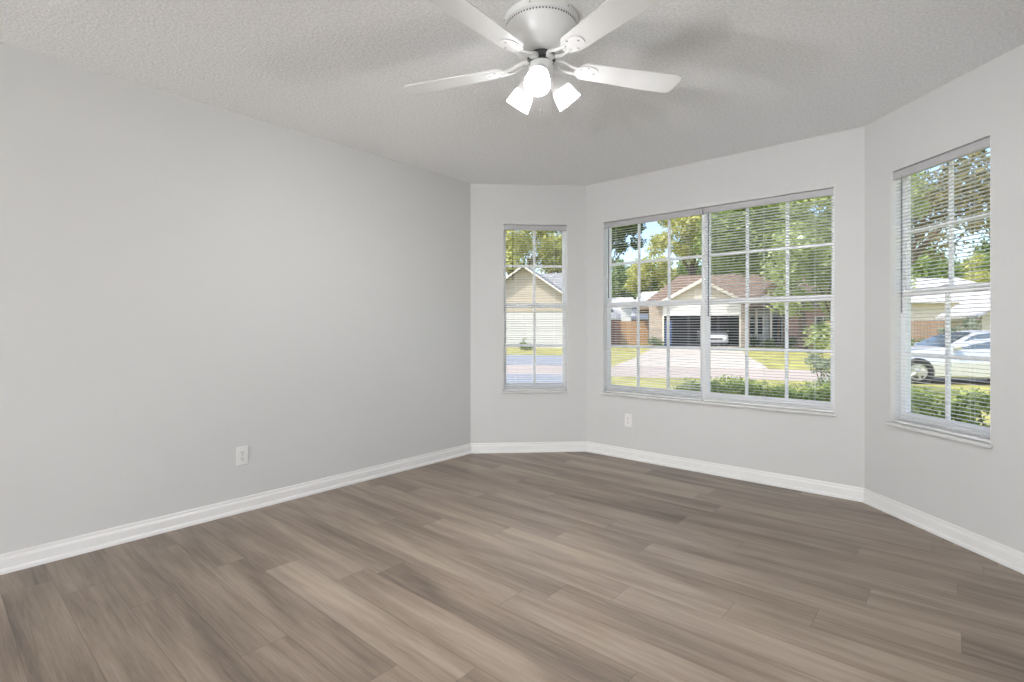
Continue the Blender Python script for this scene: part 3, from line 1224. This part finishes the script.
m.box(3.05, 5.6, 2.2, 2.4, 0, 2.7)
m.box(-3.4, -3.22, 6.0, 9.8, 0, 2.7)
m.box(-3.3, 10.6, 9.6, 9.8, 0, 2.7)
m.build('stucco_wall', GREYSIDE, hA)
m = MB()
m.box(5.6, 10.6, 1.4, 1.6, 0, 2.7)
m.box(10.4, 10.6, 1.6, 9.6, 0, 2.7)
m.box(5.6, 5.75, 1.6, 2.4, 0, 2.7)
m.build('brick_wall', REDBRICK, hA)
for x in (3.72, 4.64):
    m = MB()
    m.box(x - .07, x + .07, 1.25, 1.39, 0, 2.62, bev=.01)
    m.box(x - .1, x + .1, 1.22, 1.42, 2.5, 2.64, bev=.01)
    m.build('porch_post', CREAMTRIM, hA)
m = MB()
m.box(4.72, 5.45, 2.1, 2.2, .0, 2.1, bev=.01)
d_ = m.build('front_door', DARKDOOR, hA)
m = MB()
m.lathe([(.02, 0), (.03, .03), (.02, .06)], 10, Matrix.Translation((4.83, 2.1, 1.0)) @ Matrix.Rotation(pi / 2, 4, 'X'))
m.build('door_knob', ALLOY, d_)
house_window(hA, 3.25, 4.35, .75, 2.15, 2.2)
house_window(hA, 7.35, 8.35, .25, 2.05, 1.4)

# house with a pale roof behind the fence
hB = empty('house', st(-2.6, 50, -.06), PHI)
tag(hB, 'house with pale white roof and white chimney rising behind the wooden fence', 'house')
m = MB()
hip_roof(m, -2.6, 3.2, -.5, 7.5, 2.2, 4.45, -.6, 1.4)
m.build('main_roof', PALEROOF, hB)
m = MB()
hip_roof(m, 1.1, 6.0, 1.0, 9.5, 3.35, 5.1, 2.4, 4.7)
m.build('wing_roof', PALEROOF, hB)
m = MB()
m.box(-2.1, 2.8, 0, 7, 0, 2.15)
m.box(1.7, 5.5, 1.6, 9.0, 0, 3.3)
m.build('brick_wall', REDBRICK, hB)
m = MB()
m.box(.5, 1.4, -1.3, -.55, 0, 3.1)
m.box(.43, 1.47, -1.37, -.5, 3.1, 3.28, bev=.02)
m.build('chimney', TRIM, hB)
house_window(hB, -1.6, -.4, .8, 1.9, 0)


def fence(name, u0, u1, v, label, h=1.82, mat=WOODF):
    e = empty(name, st((u0 + u1) / 2, v, gz(v)), PHI)
    tag(e, label, 'fence')
    L = u1 - u0
    m = MB()
    n = int(L / .15)
    for k in range(n):
        x = -L / 2 + k * L / n
        w = L / n - .008
        m.add([(x, -.01, .03), (x + w, -.01, .03), (x + w, -.01, h - .05), (x + w * .75, -.01, h), (x + w * .25, -.01, h), (x, -.01, h - .05),
               (x, .01, .03), (x + w, .01, .03), (x + w, .01, h - .05), (x + w * .75, .01, h), (x + w * .25, .01, h), (x, .01, h - .05)],
              [(0, 1, 2, 3, 4, 5), (11, 10, 9, 8, 7, 6)] + [(k2, 6 + k2, 6 + (k2 + 1) % 6, (k2 + 1) % 6) for k2 in range(6)])
    m.build('board_panel', mat, e)
    m = MB()
    for z in (.35, .95, 1.5):
        m.box(-L / 2, L / 2, .011, .06, z - .045, z + .045)
    m.build('rail', mat, e)
    for k in range(int(L / 2.4) + 2):
        x = -L / 2 + .05 + (L - .1) * k / (int(L / 2.4) + 1)
        m = MB()
        m.box(x - .045, x + .045, .061, .15, -.1, h - .02)
        m.build('post', mat, e)
    return e


fence('wooden_fence', -1.75, .24, 40.0, 'cedar board fence beside the brick garage pier')
REDWOOD = brick_mat('red_stained_board', (0.34, 0.15, 0.09), (0.42, 0.20, 0.12), (0.15, 0.07, 0.04), bw=0.145, bh=30, msize=0.008, offset=0.0)
SALMON = brick_mat('salmon_board', (0.66, 0.42, 0.28), (0.72, 0.48, 0.33), (0.36, 0.22, 0.14), bw=0.145, bh=30, msize=0.008, offset=0.0)
fence('wooden_fence', -9.0, -1.8, 40.2, 'long reddish board fence in front of the pale roofed house', mat=REDWOOD)
fence('wooden_fence', 9.5, 15.0, 31.0, 'salmon coloured board fence beyond the parked car', h=1.72, mat=SALMON)

# house with the beige gable seen through the left window
hL = empty('house', st(-7.7, 33.0, gz(33)), PHI)
tag(hL, 'beige sided gable house with grey roof and white garage door', 'house')
m = MB()
zb = 2.75
m.add([(-3.7, 0, 2.4), (3.7, 0, 2.4), (3.7, 0, zb), (0, 0, 5.28), (-3.7, 0, zb), (-3.7, .2, 2.4), (3.7, .2, 2.4), (3.7, .2, zb), (0, .2, 5.28), (-3.7, .2, zb)],
      [(0, 1, 2, 3, 4), (9, 8, 7, 6, 5), (0, 5, 6, 1), (1, 6, 7, 2), (2, 7, 8, 3), (3, 8, 9, 4), (4, 9, 5, 0)])
m.build('gable_wall', BEIGESIDE, hL)
m = MB()
m.box(-3.7, -2.9, 0, .2, 0, 2.4)
m.box(-3.7, -3.5, .2, 8, 0, 2.4)
m.build('side_wall', BEIGESIDE, hL)
m = MB()
m.box(2.9, 3.7, 0, .2, 0, 2.4)
m.box(3.5, 3.7, .2, 3, 0, 2.4)
m.box(3.5, 4.8, 2.8, 3, 0, 2.75)
m.build('side_wall', BEIGESIDE, hL)
m = MB()
m.box(-2.9, 2.9, .05, .12, 0, 2.4)
gd = m.build('garage_door', DOORPANEL, hL)
m = MB()
m.box(-.12, .12, .01, .06, .6, .66, bev=.01)
m.build('door_handle', ALLOY, gd)
m = MB()
gable_roof_y(m, -4.15, 4.15, -.45, 9, 2.55, 5.42)
m.build('gable_roof', GREYROOF, hL)
m = MB()
for s in (-1, 1):
    m.add([(s * 4.15, -.5, 2.42), (0, -.5, 5.29), (0, -.5, 5.40), (s * 4.15, -.5, 2.53), (s * 4.15, -.45, 2.42), (0, -.45, 5.29), (0, -.45, 5.40), (s * 4.15, -.45, 2.53)],
          [(0, 1, 2, 3), (7, 6, 5, 4), (0, 4, 5, 1), (1, 5, 6, 2), (2, 6, 7, 3), (3, 7, 4, 0)])
m.build('rake_board', CREAMTRIM, hL)
m = MB()
hip_roof(m, -3.0, 5.2, 2.3, 10.3, 2.75, 5.55, 0, 3.2)
m.build('main_roof', GREYROOF, hL)

# pale roofed house beyond the parked car
hC = empty('house', st(20.0, 43.0, -.06), PHI)
tag(hC, 'low house with a long pale roof beyond the parked silver car', 'house')
m = MB()
hip_roof(m, -4.6, 6.2, -.6, 8.4, 3.15, 5.15, -2.6, 3.4)
m.build('main_roof', PALEROOF, hC)
m = MB()
m.box(-4.0, 5.6, 0, 7.8, 1.0, 3.0)
m.build('stucco_wall', CREAMTRIM, hC)
m = MB()
m.box(-4.05, 5.65, -.05, 7.85, 0, 1.0)
m.build('brick_base', REDBRICK, hC)
house_window(hC, -2.6, -1.4, 1.1, 2.4, 0)

# beige gable house at the right edge
hD = empty('house', st(20.5, 32.5, gz(32.5)), PHI)
tag(hD, 'beige gable house at the right edge of the right bay window', 'house')
m = MB()
m.add([(-3.2, 0, 0), (3.2, 0, 0), (3.2, 0, 2.1), (0, 0, 4.2), (-3.2, 0, 2.1), (-3.2, 3.4, 0), (3.2, 3.4, 0), (3.2, 3.4, 2.1), (0, 3.4, 4.2), (-3.2, 3.4, 2.1)],
      [(0, 1, 2, 3, 4), (9, 8, 7, 6, 5), (0, 5, 6, 1), (1, 6, 7, 2), (4, 9, 5, 0)])
m.build('gable_wall', SIDING, hD)
m = MB()
gable_roof_y(m, -3.6, 3.6, -.45, 3.7, 1.92, 4.38)
m.build('gable_roof', PALEROOF, hD)
house_window(hD, -.9, .9, .9, 2.1, 0)


# ------------------------------------------------------------------ cars
def section(hw, zb, zs, zt, tumble, n=7):
    """one cross-section of the body: sill, side, shoulder, roof (half), mirrored"""
    pts = [(hw * .90, zb), (hw * .985, zb + .06), (hw, (zb + zs) / 2), (hw * .985, zs - .05), (hw * .95, zs)]
    if zt - zs > .12:
        pts += [(hw * .95 - tumble * .55, zs + (zt - zs) * .55), (hw * .95 - tumble, zt - .07), (hw * .95 - tumble - .10, zt - .012), (0.001, zt)]
    else:
        pts += [(hw * .90, zs + (zt - zs) * .5), (hw * .80, zs + (zt - zs) * .8), (hw * .55, zt - .004), (0.001, zt)]
    return pts


def car(name, loc, rz, label, paint_m):
    """saloon car, nose towards -x, wheels on z=0"""
    e = empty(name, loc, rz)
    tag(e, label, 'car')
    st_ = [(-2.22, .60, .34, .52, .60, 0), (-2.15, .74, .24, .60, .70, 0), (-1.95, .84, .18, .68, .80, 0), (-1.40, .90, .17, .82, .93, 0), (-.85, .91, .17, .88, .99, 0),
           (-.72, .91, .17, .90, 1.03, .05), (-.35, .91, .17, .92, 1.24, .12), (.00, .91, .17, .93, 1.40, .19), (.35, .91, .17, .935, 1.455, .22), (.9, .91, .17, .94, 1.45, .22),
           (1.3, .90, .18, .95, 1.38, .20), (1.65, .89, .20, .96, 1.22, .14), (1.90, .87, .22, .96, 1.08, .06), (2.15, .82, .26, .95, 1.03, 0), (2.33, .74, .32, .88, .95, 0), (2.38, .66, .38, .70, .80, 0)]
    rings = []
    for x, hw, zb, zs, zt, tb in st_:
        half = section(hw, zb, zs, zt, tb)
        ring = [(x, y, z) for y, z in half] + [(x, -y, z) for y, z in half[::-1]]
        rings.append(ring)
    m = MB()
    m.loft(rings)
    body = m.build('body', paint_m, e, smooth=True)
    # side glass, windscreen and rear window sit just proud of the cabin
    for s in (-1, 1):
        m = MB()
        gl = [(-.55, .95), (-.12, 1.26), (.05, 1.345), (.45, 1.395), (1.15, 1.365), (1.52, 1.20), (1.62, 1.0)]
        low = [(-.55, .945), (-.12, .965), (.05, .97), (.45, .975), (1.15, .985), (1.52, .99), (1.62, .995)]

        def yy(x, z):
            # width of the cabin at height z for station x
            for a, b in zip(st_, st_[1:]):
                if a[0] <= x <= b[0]:
                    t = (x - a[0]) / (b[0] - a[0])
                    q = [a[i] + (b[i] - a[i]) * t for i in range(6)]
                    hw, zs, zt, tb = q[1], q[3], q[4], q[5]
                    k = max(0, min(1, (z - zs) / max(.01, zt - .07 - zs)))
                    return hw * .95 - tb * k + .012
            return .8
        va = [(x, s * yy(x, z), z) for x, z in gl] + [(x, s * yy(x, z), z) for x, z in low]
        n = len(gl)
        m.add(va, [(k, k + 1, n + k + 1, n + k) for k in range(n - 1)])
        m.build('side_glass', CARGLASS, e)
    m = MB()
    m.loft([[(-.74, y, 1.035), (-.33, y * .86, 1.262), (.02, y * .74, 1.418)] for y in (-.80, -.4, 0, .4, .80)], closed=False)
    m.build('windscreen', CARGLASS, e)
    m = MB()
    m.loft([[(1.97, y, 1.075), (1.66, y * .88, 1.232), (1.33, y * .76, 1.385)] for y in (-.76, -.4, 0, .4, .76)], closed=False)
    m.build('rear_glass', CARGLASS, e)
    for s in (-1, 1):
        m = MB()
        m.box(-2.17, -1.86, s * .66 - .16, s * .66 + .16, .58, .70, bev=.05)
        m.build('headlamp', LAMPCLEAR, e)
        m = MB()
        m.box(2.18, 2.37, s * .62 - .17, s * .62 + .17, .72, .86, bev=.04)
        m.build('tail_lamp', TAILRED, e)
        m = MB()
        m.box(-.62, -.42, s * 1.0 - .09, s * 1.0 + .09, .95, 1.08, bev=.04)
        m.box(-.55, -.48, min(s * .88, s * .95), max(s * .88, s * .95), .95, .99)
        m.build('wing_mirror', paint_m, e)
        for z_ in (.86,):
            for x_ in (.25, 1.15):
                m = MB()
                m.box(x_, x_ + .2, s * .905 - .02, s * .905 + .02, z_, z_ + .03, bev=.008)
                m.build('door_handle', paint_m, e)
    m = MB()
    m.box(-2.235, -2.19, -.42, .42, .40, .56, bev=.02)
    m.build('grille', DARKM, e)
    for x in (-1.38, 1.40):
        for s in (-1, 1):
            M = Matrix.Translation((x, s * .80, .325)) @ Matrix.Rotation(s * -pi / 2, 4, 'X')
            m = MB()
            m.lathe([(.385, .112), (.385, .1135), (.30, .1135)], 32, M, cap=False)
            m.build('arch', DARKM, e)
            m = MB()
            m.lathe([(.215, -.10), (.30, -.10), (.325, -.07), (.325, .10), (.30, .128), (.225, .128), (.215, .11)], 32, M, cap=False)
            w = m.build('wheel', TYRE, e, smooth=True)
            m = MB()
            m.lathe([(.22, .06), (.222, .125), (.205, .125), (.195, .07)], 32, M, cap=False)
            m.lathe([(.05, .05), (.05, .118), (.03, .124)], 16, M)
            for k in range(5):
                Mk = M @ Matrix.Rotation(2 * pi * k / 5, 4, 'Z')
                m.box(.03, .212, -.026, .026, .085, .115, Mk, bev=.006)
            m.build('rim', ALLOY, w)
            m = MB()
            m.lathe([(.01, .02), (.21, .02)], 24, M, cap=False)
            m.build('brake_disc', DARKM, w)
    return e


CARS = paint('silver_paint', (0.62, 0.63, 0.64), rough=0.2, var=0.01, metallic=0.35)
car('car', st(7.87, 15.75, -.25), PHI, 'silver saloon car parked at the kerb outside the right bay window', CARS).scale = (.92, .92, .92)
car('car', st(4.75, 39.75, -.04), PHI + pi / 2, 'white car parked inside the open garage across the street', CARW)
cab = empty('storage_cabinet', st(1.62, 38.2, -.04), PHI)
tag(cab, 'tall blue storage cabinet just inside the left of the open garage', 'cabinet')
m = MB()
m.box(-.25, .25, -.22, .25, 0.06, 1.75, bev=.01)
m.box(-.22, .22, -.2, .22, 0, .06)
m.build('body', BLUEM, cab)
for s in (-1, 1):
    m = MB()
    m.box(min(s * .008, s * .235), max(s * .008, s * .235), -.242, -.221, .09, 1.72, bev=.005)
    d_ = m.build('door', BLUEM, cab)
    m = MB()
    m.box(s * .035 - .008, s * .035 + .008, -.262, -.243, .85, 1.0, bev=.004)
    m.build('handle', ALLOY, d_)

# ------------------------------------------------------------------ trees and shrubs
NR = np.random.default_rng(5)


def leaf_mesh(name, mat, parent, centers, radii, n, size, squash=0.8, shell=0.55):
    """n leaves, each a small bent pair of triangles, spread through round clumps"""
    centers = np.asarray(centers, float)
    radii = np.asarray(radii, float)
    wgt = radii ** 2
    pick = NR.choice(len(centers), n, p=wgt / wgt.sum())
    d = NR.normal(size=(n, 3))
    d /= np.linalg.norm(d, axis=1)[:, None]
    rr = radii[pick] * (shell + (1 - shell) * NR.random(n)) * (NR.random(n) ** .2)
    P = centers[pick] + d * rr[:, None] * np.array([1, 1, squash])
    # leaves lie roughly along the clump surface, droop a little
    nn = d * .7 + NR.normal(size=(n, 3)) * .55 + np.array([0, 0, .35])
    nn /= np.linalg.norm(nn, axis=1)[:, None]
    a = np.cross(nn, NR.normal(size=(n, 3)))
    a /= np.linalg.norm(a, axis=1)[:, None]
    b = np.cross(nn, a)
    s = size * (.65 + .7 * NR.random(n))[:, None]
    v = np.empty((n, 4, 3))
    v[:, 0] = P - a * s
    v[:, 1] = P - b * s * .45 - nn * s * .12
    v[:, 2] = P + a * s
    v[:, 3] = P + b * s * .45 - nn * s * .12
    me = bpy.data.meshes.new(name)
    me.vertices.add(n * 4)
    me.vertices.foreach_set('co', v.reshape(-1))
    me.loops.add(n * 4)
    me.loops.foreach_set('vertex_index', np.arange(n * 4, dtype=np.int32))
    me.polygons.add(n)
    me.polygons.foreach_set('loop_start', np.arange(0, n * 4, 4, dtype=np.int32))
    me.materials.append(mat)
    me.update(calc_edges=True)
    o = bpy.data.objects.new(name, me)
    COL.objects.link(o)
    if parent is not None:
        o.parent = parent
    return o


def tree(name, loc, height, crown_r, crown_base, mat, label, n=6000, leaf=.16, blobs=26, blob_r=.34, trunk_r=.18, seed=1, squash=.8, cat='tree', group=None, lean=(0, 0), spread=1.0):
    rg = random.Random(seed)
    e = empty(name, loc)
    tag(e, label, cat, group)
    cz, ch = (height + crown_base) / 2, (height - crown_base) / 2
    cs, rs = [], []
    for k in range(blobs):
        while True:
            p = Vector((rg.uniform(-1, 1), rg.uniform(-1, 1), rg.uniform(-1, 1)))
            if .25 < p.length < 1:
                break
        r = crown_r * blob_r * rg.uniform(.7, 1.25)
        cs.append((p.x * (crown_r - r * .6) * spread + lean[0], p.y * (crown_r - r * .6) * spread + lean[1], cz + p.z * (ch - r * .5)))
        rs.append(r)
    m = MB()
    top = (lean[0] * .7, lean[1] * .7, crown_base + (height - crown_base) * .55)
    m.tube([(0, 0, -.1), (rg.uniform(-.1, .1) * trunk_r * 4, rg.uniform(-.1, .1) * trunk_r * 4, crown_base * .6), (lean[0] * .4, lean[1] * .4, crown_base + .1 * (height - crown_base)), top],
           [trunk_r * 1.2, trunk_r * .9, trunk_r * .7, trunk_r * .25], 10)
    for k in range(min(12, blobs)):
        c = cs[k]
        z0 = crown_base * .75 + (min(c[2], top[2]) - crown_base * .75) * rg.uniform(.1, .6)
        f = max(0, (z0 / max(.01, top[2])))
        s0 = (lean[0] * .5 * f, lean[1] * .5 * f, z0)
        mid = ((s0[0] + c[0]) / 2 + rg.uniform(-.1, .1) * crown_r, (s0[1] + c[1]) / 2 + rg.uniform(-.1, .1) * crown_r, (s0[2] + c[2]) / 2 + .05 * height)
        m.tube([s0, mid, c], [trunk_r * .42, trunk_r * .26, trunk_r * .08], 7)
    m.build('trunk', BARK, e, smooth=True)
    leaf_mesh('foliage', mat, e, cs, rs, n, leaf, squash)
    return e


def shrub(name, loc, w, h, mat, label, n=900, leaf=.03, seed=1, group=None, cat='shrub', clipped=False):
    rg = random.Random(seed)
    e = empty(name, loc)
    tag(e, label, cat, group)
    cs, rs = [], []
    for k in range(9):
        r = w * rg.uniform(.26, .38)
        cs.append((rg.uniform(-1, 1) * (w / 2 - r * .5), rg.uniform(-1, 1) * (w / 2 - r * .5), rg.uniform(.35, 1) * max(.05, h - r * .8)))
        rs.append(r)
    if clipped:                               # hedge plant: foliage fills a rounded block down to the ground
        cs, rs = [], []
        for ix in (-1, 0, 1):
            for iy in (-1, 0, 1):
                for iz in (.25, .58, .88):
                    cs.append((ix * w * .30 + rg.uniform(-.03, .03), iy * w * .26 + rg.uniform(-.03, .03), iz * h - .06 + rg.uniform(-.05, .05) * h))
                    rs.append(w * rg.uniform(.22, .30))
    m = MB()
    for k in range(7):
        c = cs[k]
        m.tube([(rg.uniform(-.05, .05) * w, rg.uniform(-.05, .05) * w, -.05), (c[0] * .5, c[1] * .5, c[2] * .6), c], [.016 * w + .004, .010 * w + .003, .004 * w], 6)
    m.build('stems', BARK, e)
    leaf_mesh('foliage', mat, e, cs, rs, n, leaf, .9, .45)
    return e


# hedge of separate bushes under the front and right windows
HEDGE_W = ['leftmost bush of the low hedge, behind the mullion of the front window', 'second hedge bush from the left, just right of the front window mullion',
           'third hedge bush from the left, under the right half of the front window', 'fourth hedge bush from the left, under the right half of the front window',
           'fifth hedge bush, at the right end of the front window', 'hedge bush at the lower left edge of the right bay window',
           'middle hedge bush in the lower part of the right bay window', 'rightmost hedge bush, at the lower right of the right bay window']
for k in range(8):
    x = -2.30 + k * .37
    shrub('hedge_bush', (x, 6.1 + .04 * ((k * 7) % 3 - 1), -.25), .54, .84 + .04 * ((k * 5) % 3 - 1), L_HEDGE, HEDGE_W[k], n=4200, leaf=.026, seed=40 + k, clipped=True, group='low hedge outside the windows')


def cam_pt(px, D):
    """ground point at a depth D along the view direction"""
    X = (px - 512) / 512.58 * D
    return (X * cos(YAW) - D * sin(YAW), X * sin(YAW) + D * cos(YAW))


def T(px, D, **kw):
    x, y = cam_pt(px, D)
    v = x * V.x + y * V.y
    return tree('tree', (x, y, gz(v)), **kw)


T(838, 10.0, height=5.8, crown_r=1.4, crown_base=.9, mat=L_LIGHT, label='young light green tree just outside the right of the front window', n=15000, leaf=.055, blobs=34, trunk_r=.06, seed=3)
x, y = cam_pt(826, 7.8)
shrub('shrub', (x, y, -.25), .62, 1.1, L_SAGE, 'sage green upright bush rising above the hedge by the front window', n=900, leaf=.035, seed=9)
T(803, 30, height=13.5, crown_r=4.6, crown_base=3.4, mat=L_MID, label='big green oak in front of the entry porch, right half of front window', n=17000, leaf=.17, blobs=44, trunk_r=.22, seed=12, lean=(-1.9, -1.6))
T(905, 24, height=11.5, crown_r=4.6, crown_base=4.4, mat=L_BROWN, label='olive brown oak spreading over the top of the right bay window', n=9000, leaf=.13, blobs=34, trunk_r=.22, seed=14, blob_r=.28)
T(982, 45, height=8.0, crown_r=2.6, crown_base=3.4, mat=L_YEL, label='yellow leaved tree behind the beige gable, right bay window', n=5000, leaf=.14, blobs=18, trunk_r=.12, seed=16)
T(779, 33.8, height=4.6, crown_r=1.3, crown_base=2.4, mat=L_PINK, label='peach coloured flowering tree below the big oak', n=2600, leaf=.10, blobs=12, trunk_r=.08, seed=18)
T(606, 45, height=16.5, crown_r=3.3, crown_base=6.4, mat=L_DARK, label='dark green tree at the upper left corner of the front window', n=7000, leaf=.2, blobs=24, trunk_r=.2, seed=20, blob_r=.32, lean=(0.6, 0.5))
T(692, 53, height=17, crown_r=5.6, crown_base=7.5, mat=L_YEL, label='tall yellow green tree behind the brown garage roof', n=8000, leaf=.22, blobs=30, trunk_r=.28, seed=22, blob_r=.25)
T(628, 72, height=11.2, crown_r=6.5, crown_base=2.5, mat=L_MID, label='bushy green tree behind the pale roofed house', n=11000, leaf=.26, blobs=30, trunk_r=.3, seed=24)
T(660, 64, height=12, crown_r=4.2, crown_base=2.4, mat=L_YEL, label='low yellow green tree between the pale roof and the brown roof', n=7000, leaf=.22, blobs=22, trunk_r=.2, seed=26)
T(700, 62, height=10.5, crown_r=4.6, crown_base=2.4, mat=L_MID, label='green bushy tree just above the ridge of the brown roof', n=8000, leaf=.22, blobs=22, trunk_r=.2, seed=27)
T(512, 46, height=15.5, crown_r=5.4, crown_base=4.0, mat=L_YEL, label='yellow green tree above the beige gable in the left window', n=12000, leaf=.2, blobs=38, trunk_r=.28, seed=29, blob_r=.30)
T(562, 54, height=14.0, crown_r=4.6, crown_base=5.0, mat=L_BROWN, label='thin olive tree right of the beige gable in the left window', n=3200, leaf=.2, blobs=26, trunk_r=.24, seed=30, blob_r=.24)
T(935, 58, height=11.5, crown_r=6.0, crown_base=2.0, mat=L_MID, label='green tree behind the pale roof in the right bay window', n=11000, leaf=.22, blobs=30, trunk_r=.28, seed=32)
T(735, 68, height=18.0, crown_r=5.6, crown_base=4.0, mat=L_DARK, label='large dark tree behind the middle of the front window', n=13000, leaf=.26, blobs=34, trunk_r=.35, seed=34)
T(828, 62, height=17.0, crown_r=5.4, crown_base=3.0, mat=L_DARK, label='large dark tree behind the right end of the front window', n=13000, leaf=.26, blobs=34, trunk_r=.35, seed=36)
T(1000, 62, height=13, crown_r=7, crown_base=1.5, mat=L_DARK, label='distant dark tree at the right edge of the right bay window', n=8000, leaf=.28, blobs=28, trunk_r=.3, seed=63)


def S_at(u, v, w, h, mat, label, **kw):
    return shrub('shrub', st(u, v, gz(v)), w, h, mat, label, **kw)


S_at(.72, 36.5, 1.0, .75, L_DARK, 'dark green bush at the foot of the left brick garage pier', n=900, leaf=.05, seed=71)
S_at(7.2, 38.0, .9, .8, L_DARK, 'rounded bush beside the right brick garage pier', n=900, leaf=.05, seed=72)
S_at(8.1, 38.0, .9, .7, L_MID, 'green bush beside the porch posts across the street', n=900, leaf=.05, seed=73)
S_at(9.2, 37.6, 1.0, .75, L_DARK, 'dark bush in front of the red brick house wall', n=900, leaf=.05, seed=74)
S_at(-6.9, 30.0, 1.0, .6, L_DARK, 'small dark bush beside the white garage door', n=800, leaf=.05, seed=76)
S_at(10.4, 24.0, 1.2, 1.2, L_DARK, 'dark green bush beyond the nose of the parked car', n=1200, leaf=.06, seed=78)
S_at(13.0, 26.0, 1.3, 1.95, L_SAGE, 'grey green spiky bush beyond the parked car', n=1200, leaf=.08, seed=79)
